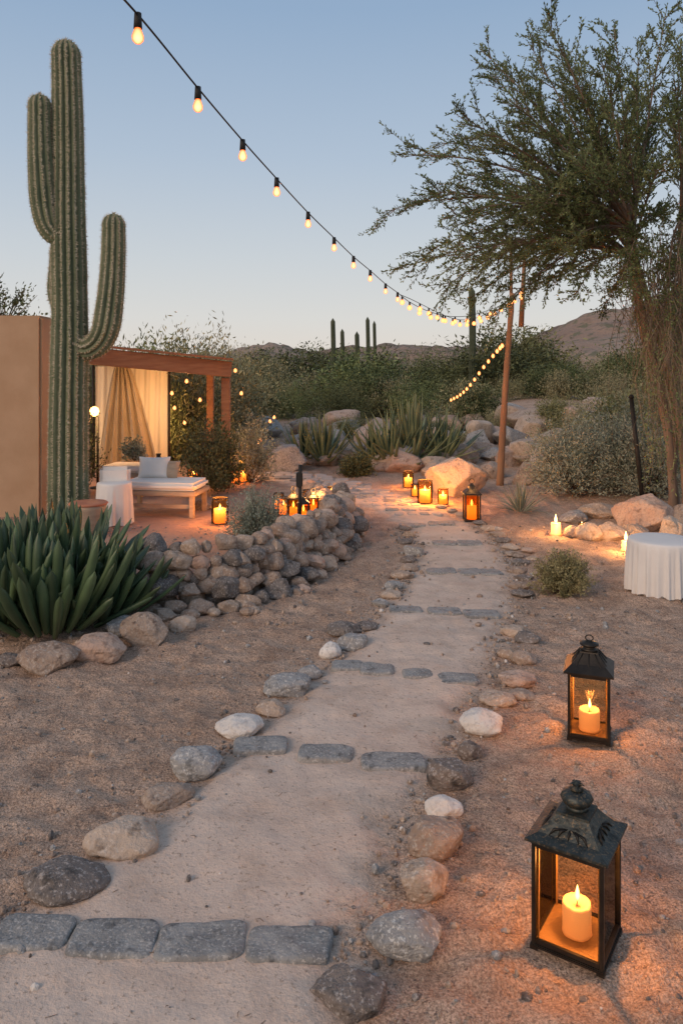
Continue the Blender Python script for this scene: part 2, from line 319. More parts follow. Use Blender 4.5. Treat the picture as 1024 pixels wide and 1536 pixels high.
# dry-stone border
mb=MB()
line=[(212,925),(250,922),(300,922),(345,918),(390,908),(435,888),(475,864),(512,838),(536,812),(532,794),(505,780),(490,770),(476,760),(468,752)]
P=[Vector(G(*p)) for p in line]; cum=[0]
for a,b in zip(P,P[1:]): cum.append(cum[-1]+(b-a).length)
def along(s): return float(np.interp(s,cum,[p.x for p in P])),float(np.interp(s,cum,[p.y for p in P]))
tot=cum[-1]; cols=['r_brown','r_tan','r_rose','r_brown','r_dark','r_tan','r_brown','r_dark','r_brown']
for layer in range(5):
    s=0
    while s<tot:
        w=random.choice([.15,.19,.23,.27,.31])*random.uniform(.85,1.1)*(1 if layer<2 else .8); x,y=along(s+w/2)
        hmax=.48*(smooth(tot,tot*.6,s)*.5+.5) if s<tot*.65 else .28
        hh=w*random.uniform(.5,.75); hh=min(max(hh,.10),.18); z=layer*.095
        if z<hmax-.04 :
            seed[0]+=1; v,f=rockv((w,w*.85,hh*1.2),seed[0],random.uniform(.3,.8),4,random.uniform(-.9,.9))
            back=.08*layer; v=v+np.array([x-back*.5+random.uniform(-.05,.05),y+back+random.uniform(-.05,.05)+.08,z-.02+random.uniform(-.02,.02)]); mb.add(v,f,M[random.choice(cols)])
            if layer<4:
                seed[0]+=1; v,f=rockv((w,w,hh*1.2),seed[0],.35,3,random.uniform(-.6,.6)); v=v+np.array([x-.12,y+.28,z-.02]); mb.add(v,f,M[random.choice(cols)])
        s+=w*.9
for i in range(26):
    s=random.uniform(0,tot*.75); x,y=along(s); w=random.uniform(.07,.16); seed[0]+=1; v,f=rockv((w,w*.85,w*.6),seed[0],.4,4,random.uniform(-1,1)); mb.add(v+np.array([x+random.uniform(-.05,.12),y-random.uniform(.02,.14),-.01]),f,M[random.choice(cols)])
mb.obj('stone_border_wall')
# gravel
mb=MB(); bv,bf=ico(1)
mm=[M[k] for k in ('r_brown','r_tan','r_dark','r_white','r_grey')]
for i in range(7000):
    y=random.uniform(1.7,9); l,r=pedge(y); 
    if random.random()<.45: x=(l if random.random()<.5 else r)+random.gauss(0,.09)
    else: x=random.uniform(-.55*y,.5*y)
    pmk=pmask(x,y)
    if pmk>.5 and random.random()<.85: continue
    s=random.choice([.0025,.003,.0035,.005,.006,.009])*(1+random.random()) * (1.3 if y>5 else 1)
    R=rng.uniform(.6,1.3,3)*s; mb.add(bv*R+np.array([x,y,Hg(x,y)+s*.2+(.016 if pmk>.5 else 0)]),bf,random.choices(mm,[5,4,3,.3,2])[0],False)
mb.obj('gravel')
# dry twigs and fallen leaves
mb=MB()
for i in range(420):
    y=random.uniform(1.8,8); x=random.uniform(-.5*y,.5*y); a=random.uniform(0,6.28); l=random.uniform(.008,.035); z=max(Hg(x,y),Hb(x,y)+.016*pmask(x,y))+.006
    mb.tube([(x,y,z),(x+math.cos(a)*l*.5,y+math.sin(a)*l*.5,z+.003),(x+math.cos(a+.3)*l,y+math.sin(a+.3)*l,z)],[.001,.0014,.0006],M['bark'],3)
mb.obj('fallen_twigs')
# ---------- pavers
def slab(mb,x0,x1,y0,y1,z,t,mat,tilt=0):
    cx,cy=(x0+x1)/2,(y0+y1)/2; a,b=(x1-x0)/2,(y1-y0)/2; n=60; se=random.uniform(0,99); rz=random.uniform(-.05,.05)+tilt; tx=random.uniform(-.02,.02); ty=random.uniform(-.03,.01)
    V=[]; rings=((0,-.03),(0,t-.009),(.005,t-.002),(.014,t),(.25,t),(.45,t),(.7,t),(.88,t))
    for (ins,zz) in rings:
        for k in range(n):
            an=2*math.pi*k/n; c,s=math.cos(an),math.sin(an); e=2/6.0
            px=(abs(c)**e)*(1 if c>0 else -1)*a; py=(abs(s)**e)*(1 if s>0 else -1)*b
            nz=1+.06*noise.noise((px*9+se,py*9,se))+.045*noise.noise((px*30+se,py*30,se))
            q=ins if ins<.1 else 0; sc_=1-ins if ins>.1 else 1
            px=px*nz*sc_-math.copysign(min(q,abs(px)),px); py=py*nz*sc_-math.copysign(min(q,abs(py)),py)
            h=zz+(.006*noise.noise((px*11+se,py*11,1))+.003*noise.noise((px*35+se,py*35,1)) if zz>0 else 0)+px*tx+py*ty
            X=px*math.cos(rz)-py*math.sin(rz); Y_=px*math.sin(rz)+py*math.cos(rz); V.append((cx+X,cy+Y_,z+h))
    R_=len(rings); Fq=[(i*n+k,i*n+(k+1)%n,(i+1)*n+(k+1)%n,(i+1)*n+k) for i in range(R_-1) for k in range(n)]; Fq.append(tuple((R_-1)*n+k for k in range(n)))
    mb.add(V,Fq,M[mat])
rows=[[(-150,-12,1382,1432,),(-5,108,1384,1436),(106,236,1390,1448),(236,366,1395,1452),(371,497,1400,1456)],
[(350,432,1113,1138),(447,529,1126,1150),(541,638,1138,1165)],
[(497,542,996,1010),(539,591,1000,1016),(603,648,1009,1022),(656,714,1015,1030)],
[(583,632,914,923),(641,691,916,927),(694,748,920,931)],
[(640,684,856,864),(687,719,857,866),(718,752,858,867)],
[(648,684,814,820),(685,723,814,821)],[(598,638,787,792),(641,682,785,791)]]
for R in rows:
    mb=MB()
    for (a,b,v0,v1) in R:
        d0,d1=gd(v1),gd(v0); dm=(d0+d1)/2; slab(mb,gx(a,dm),gx(b,dm),d0,d1,Hb(gx(a,dm),dm)+.016,.014,'slate')
    mb.obj('stepping_stone_row')
for i,v in enumerate([776,769,762,756,751,746,741,736,732,728,724,720,717,714]):
    d=gd(v); l,r=pedge(d); l+=.1; r-=.1; n=3 if i%2 else 4; dn=gd(v-4)-d; mb=MB(); w=(r-l)/n; o=random.uniform(-.1,.1)
    for k in range(n): slab(mb,l+k*w+.02+o,l+(k+1)*w-.02+o,d,d+min(.36,dn*.9),.02,.018,random.choice(['slate','slab','slab','slab']))
    mb.obj('stepping_stone_row')
# ---------- plants
def leafblade(mb,base,az,el,Ln,Wd,mat,bend=.5,thick=.25,prof='agave',nt=8,fold=.35):
    p=Vector(base); pts=[];e=el
    for i in range(nt+1):
        pts.append((p.copy(),e)); d=Vector((math.cos(az)*math.cos(e),math.sin(az)*math.cos(e),math.sin(e))); p+=d*(Ln/nt); e+=bend/nt
    sd=Vector((-math.sin(az),math.cos(az),0)); V=[]
    for i,(q,e) in enumerate(pts):
        t=i/nt
        w=Wd*((.45+.60*t)*math.sqrt(max(0,1-t**4)) if prof=='spoon' else (1-t)**.75*(.75+.9*t)) /2
        if i==nt: w=.0015
        up=Vector((-math.cos(az)*math.sin(e),-math.sin(az)*math.sin(e),math.cos(e)))
        th=w*thick*(1.2-t*.5)
        V+= [q-sd*w+up*w*fold, q-sd*w*.5+up*(w*fold*.35+th*.3), q+up*th*.2, q+sd*w*.5+up*(w*fold*.35+th*.3), q+sd*w+up*w*fold, q+sd*w*.5-up*th, q-up*th*1.5, q-sd*w*.5-up*th]
    n=8; mb.add(V,[(i*n+k,i*n+(k+1)%n,(i+1)*n+(k+1)%n,(i+1)*n+k) for i in range(nt) for k in range(n)],mat)
def rosette(name,x,y,n,Ln,Wd,mat,prof='agave',spread=(.15,1.5),bend=(.1,.4),thick=.25,base=.1,zz=0):
    mb=MB()
    for i in range(n):
        f=(i+.5)/n; az=i*2.39996+random.uniform(-.3,.3); el=spread[0]+(spread[1]-spread[0])*f**.8+random.uniform(-.15,.15); r=base*(1-f)
        leafblade(mb,(math.cos(az)*r,math.sin(az)*r,.02),az,el,Ln*random.uniform(.6,1.1),Wd*random.uniform(.8,1.15),mat,random.uniform(*bend),thick,prof)
    return mb.obj(name,(x,y,Hb(x,y)+zz))
mb=MB()
for (cx,cy,n,sz) in [(gx(70,5.3),5.40,110,.68),(gx(135,5.55),5.7,80,.56),(gx(-10,5.3),5.45,90,.74),(gx(90,6.1),6.1,60,.72),(gx(40,5.3),5.8,60,.78)]:
    for i in range(n):
        f=(i+.5)/n; az=i*2.39996; el=.55+1.0*f**.9+random.uniform(-.15,.15); r=.26*(1-f)+.04
        leafblade(mb,(cx+math.cos(az)*r,cy+math.sin(az)*r,.02+random.uniform(0,.05)),az,el,sz*random.uniform(.55,1.05),.105*random.uniform(.75,1.15),M['agave2'],random.uniform(.05,.45),.5,'spoon',10,.22)
mb.obj('succulent_plant')
for (u,v,n,Ln,Wd) in [(485,702,60,1.05,.10),(455,700,40,.85,.1),(622,704,80,1.35,.12),(590,706,60,1.1,.11),(665,702,60,1.1,.11),(560,704,40,.9,.1)]:
    x,d=G(u,v); rosette('agave_plant',x,d+.4,n,Ln,Wd,M['agave'])
x,d=G(780,768); rosette('agave_plant',x,d,70,.42,.022,M['b_grey'],spread=(.1,1.5),bend=(-.5,.1))
def bush(nst,H,Rx,leafL,leafW,perst,up=.6,jit=.06,start=.25):
    a=rng.uniform(0,2*np.pi,nst); e=np.arcsin(np.clip(rng.uniform(0.02,1,nst)**up,0,1)); ln=rng.uniform(.6,1.08,nst)
    tip=np.stack([np.cos(a)*np.cos(e)*Rx*ln,np.sin(a)*np.cos(e)*Rx*ln,np.sin(e)*H*ln],1)
    t=rng.uniform(start,1,(nst,perst))**.7
    P=tip[:,None,:]*t[...,None]; P[...,2]=tip[:,None,2]*(t**.8); P=P+rng.normal(0,jit,(nst,perst,3))*t[...,None]
    D=norm(tip)[:,None,:]*.8+rng.normal(0,.7,(nst,perst,3)); P=P.reshape(-1,3); D=D.reshape(-1,3); P[:,2]=np.maximum(P[:,2],.01)
    k=len(P); return leafq(P,D,leafL*rng.uniform(.6,1.3,k),leafW*rng.uniform(.6,1.3,k)),tip
def plant(name,x,y,mat,nst,H,Rx,lL,lW,per,jit=.03,**k):
    Q,tip=bush(nst,H,Rx,lL,lW,per,jit=jit,**k); mb=MB()
    for q in tip[::3]: mb.tube([(0,0,0),(q[0]*.5,q[1]*.5,q[2]*.58),q*.97],[.008*H+.003,.005*H+.002,.0015],M['bark'],3)
    return joinleaf(name,mb,Q,mat,(x,y,Hb(x,y)))
x,d=G(384,832); plant('sage_shrub',x,d+.25,M['b_grey'],260,.66,.40,.035,.010,40,jit=.025)
x,d=G(855,902); plant('round_shrub',x,d+.2,M['b_gold'],420,.37,.27,.022,.009,36,jit=.012)
for (u,v,H,R) in [(880,755,1.15,.8),(945,752,1.35,.95),(1010,760,1.2,.9)]:
    x,d=G(u,v); plant('sage_shrub',x,d+.7,M['b_grey'],300,H,R,.055,.016,44,jit=.05)
for (u,v,H,R,m) in [(300,748,1.25,.42,'b_leafd'),(330,742,1.1,.35,'b_leafd'),(372,728,1.1,.5,'b_grey'),(535,716,.34,.35,'b_leafd'),(90,745,1.6,.6,'b_leafd')]:
    x,d=G(u,v); plant('garden_shrub',x,d+.3,M[m],130,H,R,.06,.022,32,jit=.05)
var=[]
for i in range(6):
    mt=[M['b_leaf'],M['b_leaf2'],M['b_leafd']][i%3]; fine=i>=3
    Q,_=bush(150,2.0,1.5,.085 if fine else .12,.02 if fine else .038,64 if fine else 48,up=.5+.15*(i%2),jit=.11 if fine else .09,start=.15); var.append(quadmesh('bush_variant',Q,mt))
th=empty('desert_thicket')
def inst(u,d,H,wid=1.0,k=None):
    x=gx(u,d); o=bpy.data.objects.new('bush',var[k if k is not None else random.randrange(6)]); sc.collection.objects.link(o); o.parent=th
    o.location=(x,d,Hb(x,d)-.1); s=H/2.0; o.scale=(s*wid*random.uniform(.8,1.2),s*wid,s*random.uniform(.9,1.08)); o.rotation_euler[2]=random.uniform(0,6.28)
for i in range(20): u=350+i*35; inst(u+random.uniform(-16,16),random.uniform(19.5,23.5),random.uniform(.9,1.9),1.1)
for i in range(22):
    u=310+i*36; inst(u+random.uniform(-16,16),random.uniform(25,31),random.uniform(1.3,2.2)+(.6 if 610<u<790 or u<400 else 0),1.3)
for i in range(16): u=170+i*54; inst(u+random.uniform(-14,14),random.uniform(38,48),random.uniform(1.5,2.6)-(.6 if u>800 else 0),1.9)
for i in range(9): inst(random.uniform(440,860),random.uniform(16.5,18.5),random.uniform(.6,1.0),1.1)
for i in range(9): inst(120+i*28+random.uniform(-8,8),random.uniform(16,19),random.uniform(2.2,2.8),.9,random.choice([0,1,3,4]))
for i in range(6): inst(80+i*42+random.uniform(-8,8),random.uniform(15,16),random.uniform(1.8,2.1),.8,random.choice([2,5,0]))
for i in range(7): inst(850+i*36,random.uniform(13.5,16),random.uniform(1.1,1.5),1,random.choice([1,4,0]))
x=gx(5,14); Q,t=bush(34,.95,.75,.085,.035,30,jit=.07,start=.35); mb=MB(); mb.tube([(0,0,-2.6),(0.05,0,-1),(0,0,0)],[.07,.05,.04],M['bark'],6)
for q in t: mb.tube([(0,0,0),q],[.015,.004],M['bark'],3)
joinleaf('background_tree',mb,Q,M['b_leafd'],(x,14,2.6))
# ---------- saguaro
def bez(pts,n):
    pts=[Vector(p) for p in pts]; out=[]; P=[pts[0]*2-pts[1]]+pts+[pts[-1]*2-pts[-2]]
    for i in range(1,len(P)-2):
        for k in range(n):
            t=k/n; a,b,c,d=P[i-1],P[i],P[i+1],P[i+2]
            out.append(.5*((2*b)+(c-a)*t+(2*a-5*b+4*c-d)*t*t+(3*b-a-3*c+d)*t**3))
    out.append(pts[-1]); return out
SD=9.2
def cact(mb,pts,r0,r1,r2,ribs,spines=True,m='cactus',n=14):
    c=bez(pts,n); cu=[0]
    for a,b in zip(c,c[1:]): cu.append(cu[-1]+(b-a).length)
    T=cu[-1]; st=.03 if spines else .15; K=int(T/st); s=np.linspace(0,T,K)
    c=[Vector([float(np.interp(q,cu,[p[j] for p in c])) for j in range(3)]) for q in s]
    rad=[]
    for q in s:
        t=q/T; r=np.interp(t,[0,.35,1],[r0,r1,r2])*(1+.05*noise.noise((q*1.3,ribs,0))+.02*noise.noise((q*6,ribs,0))); e=T-q; rr=r2
        if e<rr*1.3: r=r*math.sqrt(max(.0,1-(1-e/(rr*1.3))**2))+.004
        rad.append(float(r))
    nseg=ribs*8
    fn=lambda a,i:1+.30*(abs(math.cos(a*ribs/2))**.9-.75)
    mb.tube(c,rad,M[m],nseg,True,fn)
    if spines:
        prev=None
        for i,p in enumerate(c):
            t=(c[min(i+1,K-1)]-c[max(i-1,0)]).normalized()
            if prev is None: a=Vector((1,0,0)) if abs(t.x)<.8 else Vector((0,1,0)); x=(a-t*a.dot(t)).normalized()
            else: x=(prev-t*prev.dot(t)).normalized()
            prev=x; y=t.cross(x)
            for k in range(ribs):
                a=2*math.pi*k/ribs; nrm=x*math.cos(a)+y*math.sin(a); b=p+nrm*rad[i]*1.065+t*random.uniform(-.006,.006); tn=nrm.cross(t)
                mb.add([b-tn*.007,b-t*.008,b+tn*.007,b+t*.008,b+nrm*.006],[(0,1,4),(1,2,4),(2,3,4),(3,0,4)],M['spine'],False)
                for _ in range(8):
                    dr=(nrm*random.uniform(.15,.8)+tn*random.uniform(-1,1)+t*random.uniform(-1,1)).normalized(); l=random.uniform(.02,.048)
                    sd=dr.cross(nrm).normalized()*.0027; mb.add([b-sd,b+sd,b+dr*l],[(0,1,2)],M['spine'],False)
mb=MB()
def S(u,v,dd=0): p=W(u,v,SD+dd); return (p[0],p[1],p[2])
cact(mb,[S(103,795),S(103,650),S(105,480),S(103,330),S(102,190),S(99,60)],.222,.205,.155,15)
cact(mb,[S(98,352,-.02),S(82,350,-.06),S(70,326,-.09),S(64,270,-.1),S(61,210,-.1),S(60,141,-.1)],.12,.15,.12,12)
cact(mb,[S(110,512,0),S(135,522,-.06),S(156,502,-.1),S(165,455,-.1),S(170,390,-.1),S(171,320,-.1)],.12,.15,.12,12)
cact(mb,[S(94,470,.1),S(84,440,.1),S(85,400,.12),S(86,366,.12)],.09,.09,.07,10)
mb.obj('saguaro_cactus')
for (u,v0,v1,w,d) in [(499,477,545,7,34),(513,493,545,6,36),(535,497,548,7,34),(551,475,545,6,35),(561,481,545,5,36),(707,430,530,10,26)]:
    mb=MB(); a=W(u,v0,d); b=W(u,v1+45,d); r=w/2*d/F; cact(mb,[b,((a[0]+b[0])/2+.03,a[1],(a[2]+b[2])/2),a],r,r,r*.9,10,False,'cactusfar',6); mb.obj('columnar_cactus')
# ---------- hills
def ridge(name,d0,prof,depth,seedv):
    us=[p[0] for p in prof]; vs=[p[1] for p in prof]; V=[];nu=220;nv=34
    for j in range(nv):
        t=j/(nv-1); d=d0-depth*(1-t)*1.0
        for i in range(nu):
            u=us[0]+(us[-1]-us[0])*i/(nu-1); x=gx(u,d0); top=CH+(HZ-float(np.interp(u,us,vs)))*d0/F
            z=top*(math.sin(t*math.pi/2)**1.3)+(noise.fractal((x*.08+seedv,d*.08,0),1,2,7))*d0*.016*(.4+t*.6)
            V.append((x,d,z-1.2*(1-t)))
    for i in range(nu): V.append((V[(nv-1)*nu+i][0],d0+depth,-2))
    Fc=[(j*nu+i,j*nu+i+1,(j+1)*nu+i+1,(j+1)*nu+i) for j in range(nv) for i in range(nu-1)]
    mb=MB(); mb.add(V,Fc,M['hill']); mb.obj(name)
ridge('hill',150,[(-400,545),(100,545),(330,538),(370,526),(420,518),(460,526),(540,530),(600,520),(650,526),(720,530),(800,520),(1100,500),(1500,500)],70,3)
ridge('hill',105,[(640,575),(720,545),(790,506),(850,482),(920,464),(980,450),(1060,436),(1200,428),(1500,440)],50,9)
# ---------- adobe wall
x0=-9.0; x1=gx(62,9.6); zt=W(0,473,9.6)[2]
mb=MB(); mb.box(((x0+x1)/2,9.85,zt/2-.05),(x1-x0,.5,zt+.1),M['adobe'],bev=.03); mb.obj('adobe_wall')
# ---------- pergola
mb=MB()
def beam(a,b,w,h,m):
    a=Vector(a);b=Vector(b); t=b-a; R=t.to_track_quat('X','Z').to_matrix(); mb.box((a+b)/2,(t.length,w,h),m,rot=R,bev=.008)
fl=Vector((gx(56,10.2),10.2,2.12)); fr=Vector((gx(346,12),12.0,1.86)); bl=Vector((fl.x-.3,14.6,2.16)); br=Vector((gx(322,14.8),14.8,1.95))
beam(fl+Vector((-.2,-.08,0)),fr,.09,.24,M['wood']); beam(fr+Vector((-.04,.06,.0)),br,.09,.18,M['wood']); beam(bl,br,.09,.18,M['wood']); beam(fl+Vector((0,.1,0)),bl,.09,.18,M['wood'])
for k in range(1,9):
    t=k/9; a=fl.lerp(bl,t); b=fr.lerp(br,t); beam(a+Vector((.06,0,-.02)),b+Vector((-.06,0,-.02)),.06,.12,M['wood'])
q=[fl+Vector((-.25,-.15,.135)),fr+Vector((.06,-.12,.135)),br+Vector((.06,.1,.135)),bl+Vector((-.2,.1,.135))]
mb.add(q+[p+Vector((0,0,.035)) for p in q],[(3,2,1,0),(4,5,6,7),(0,1,5,4),(1,2,6,5),(2,3,7,6),(3,0,4,7)],M['wood'],False)
for p in (fr+Vector((-.08,.05,0)),br+Vector((-.08,0,0)),bl+Vector((.1,0,0))):
    mb.box((p.x,p.y,p.z/2-.07),(.13,.13,p.z-.12),M['wood'],bev=.008)
perg=mb.obj('pergola')
def cloth(fn,nu,nv,mat,name,parent=None):
    V=[fn(i/nu,j/nv) for j in range(nv+1) for i in range(nu+1)]; c=MB(); c.add(V,[(j*(nu+1)+i,j*(nu+1)+i+1,(j+1)*(nu+1)+i+1,(j+1)*(nu+1)+i) for j in range(nv) for i in range(nu)],mat); return c.obj(name,parent=parent)
D2=13.2; zt=1.92; zb=CH-(700-HZ)*D2/F
xa,xb=gx(140,D2),gx(250,D2)
cloth(lambda s,t:(xa+(xb-xa)*s,D2+.12+.018*math.sin(s*40)+.01*math.sin(s*87+t*3),zt+(zb-zt)*t),90,8,M['panel'],'sheer_curtain')
def dr(s,t):
    c=gx(185,D2); wd=(.24+.82*t**.8); x=c+(s-.5)*wd+.10*t
    return (x,D2-.07+.075*math.sin(s*34+2*t)*(.4+.6*t)+.02*math.sin(s*90),zt+(zb+.05-zt)*t)
cloth(dr,140,24,M['drape'],'drape_curtain')
mb=MB(); 
for xx in (xa-.03,xb+.02): mb.tube([(xx,D2+.1,0),(xx,D2+.1,1.95)],.025,M['black'],8)
mb.obj('curtain_frame')
light('curtain_back_lamp',(gx(200,D2),D2+1.0,.9),52,(1,.54,.22),.1,perg)
light('pergola_light',(gx(230,12.2),12.5,1.6),22,(1,.55,.22),.08,perg)  # bare warm point light under the pergola roof, no fixture modelled
p=W(142,617,12.0); mb=MB(); mb.tube([(p[0]+.05,p[1],0),(p[0]+.05,p[1],p[2]-.08)],.02,M['black'],8); mb.lathe((p[0]+.05,p[1],0),[(.12,0),(.12,.02),(.02,.04)],M['black']); mb.tube([(p[0]+.05,p[1],p[2]-.08),(p[0],p[1],p[2]-.06)],.012,M['black'],6)
mb.lathe((p[0],p[1],p[2]),[(.02,-.08),(.06,-.05),(.075,0),(.06,.05),(.02,.075),(0,.08)],M['flame'],16); fl_=mb.obj('floor_lamp'); light('lamp_light',(p[0],p[1]-.16,p[2]),34,(1,.55,.22),.05,fl_)
def daybed():
    e=MB(); Lx,Ly=1.0,.62
    e.box((0,0,.30),(Lx,Ly,.06),M['wicker'],bev=.01)
    for sx in(-1,1):
        for sy in(-1,1): e.box((sx*(Lx/2-.06),sy*(Ly/2-.05),.135),(.06,.06,.27),M['wicker'],bev=.006)
    e.box((0,0,.385),(Lx-.02,Ly-.02,.10),M['cloth'],bev=.035); e.box((0,-Ly/2+.06,.14),(Lx-.15,.03,.05),M['wicker'])
    return e
def pillow(mb,c,w,h,t,rx,rz,m):
    V=[];n=14; R=Matrix.Rotation(rz,3,'Z')@Matrix.Rotation(rx,3,'X')
    for sgn in(1,-1):
        for j in range(n+1):
            for i in range(n+1):
                a,b=i/n*2-1,j/n*2-1; k=max(0,(1-a**4)*(1-b**4))**.5; q=Vector((a*w/2*(1-.08*(1-b*b)*abs(a)),b*h/2*(1-.08*(1-a*a)*abs(b)),sgn*k*t/2)); V.append(Vector(c)+R@q)
    Fq=[]
    for s_ in(0,1):
        o=s_*(n+1)**2
        for j in range(n):
            for i in range(n):
                f=(o+j*(n+1)+i,o+j*(n+1)+i+1,o+(j+1)*(n+1)+i+1,o+(j+1)*(n+1)+i); Fq.append(f if s_==0 else f[::-1])
    mb.add(V,Fq,m)
e=daybed(); pillow(e,(-.22,.2,.56),.42,.3,.14,1.25,.1,M['cloth']); pillow(e,(-.05,.24,.53),.34,.26,.12,1.2,-.2,M['wicker']); x,d=G(238,778); e.obj('daybed',(x,d+.35,0),-.12)
e=daybed(); x,d=G(205,748); e.obj('daybed',(x-.1,d+.5,0),-.1)
def drapedtable(mb,R,H,folds,amp,m,seed_=0,flare=.10):
    prof=[(0,H),(R*.5,H+.001),(R*.92,H),(R*.98,H-.006),(R*1.0,H-.02)]+[(R*(1.01+flare*t),H-.02-(H-.03)*t) for t in np.linspace(.08,1,12)]
    n=240; V=[]
    for i,(r,z) in enumerate(prof):
        t=max(0,(i-4)/12)
        for k in range(n):
            a=2*math.pi*k/n; w_=math.sin(folds*a+seed_+1.5*math.sin(2*a)); w2=math.sin(folds*1.7*a+1.3)*math.sin(a*3); f=1+amp*t**.6*(w_+.6*w2)+.004*noise.noise((math.cos(a)*8,math.sin(a)*8,z*9)); zz=z+(.008*math.sin(folds*a*.5) if i==len(prof)-1 else 0)
            V.append((math.cos(a)*r*f,math.sin(a)*r*f,zz))
    mb.add(V,[(i*n+(k+1)%n,i*n+k,(i+1)*n+k,(i+1)*n+(k+1)%n) for i in range(len(prof)-1) for k in range(n)],m)
mb=MB(); drapedtable(mb,.27,.43,24,.05,M['cloth'],0,.04); mb.lathe((0,0,0),[(.05,0),(.05,.4)],M['wicker'],12); x,d=G(1003,902); mb.obj('cloth_covered_table',(x+.06,d+.28,Hb(x,d)+.01))
mb=MB(); drapedtable(mb,.2,.5,11,.05,M['cloth'],1); mb.box((0,.14,.56),(.36,.09,.22),M['cloth'],bev=.04); mb.lathe((0,0,0),[(.05,0),(.05,.5)],M['wicker'],10); x,d=G(162,792); mb.obj('slipcovered_chair',(x,d+.25,0),.2)
mb=MB(); mb.lathe((0,0,0),[(.14,0),(.17,.1),(.19,.3),(.2,.34),(.185,.34),(.17,.3),(0,.28)],M['wicker'],24); mb.lathe((0,0,.34),[(.2,0),(.215,.015),(.2,.03),(.1,.02),(0,.02)],M['clay'],24); x,d=G(140,800); mb.obj('planter_basket',(x-.02,d-.1,0))
x,d=G(238,742); mb=MB(); mb.lathe((0,0,0),[(.14,0),(.14,.02),(.02,.04),(.02,.42),(.17,.44),(.17,.47),(0,.47)],M['black'],20); mb.lathe((0,0,.47),[(.04,0),(.05,.06),(.03,.1),(.04,.14)],M['black'],14); mb.obj('side_table',(x,d,0))
x,d=G(172,760); plant('flower_bouquet',x,d+1,M['b_grey'],60,.35,.25,.05,.03,14).location.z=.5
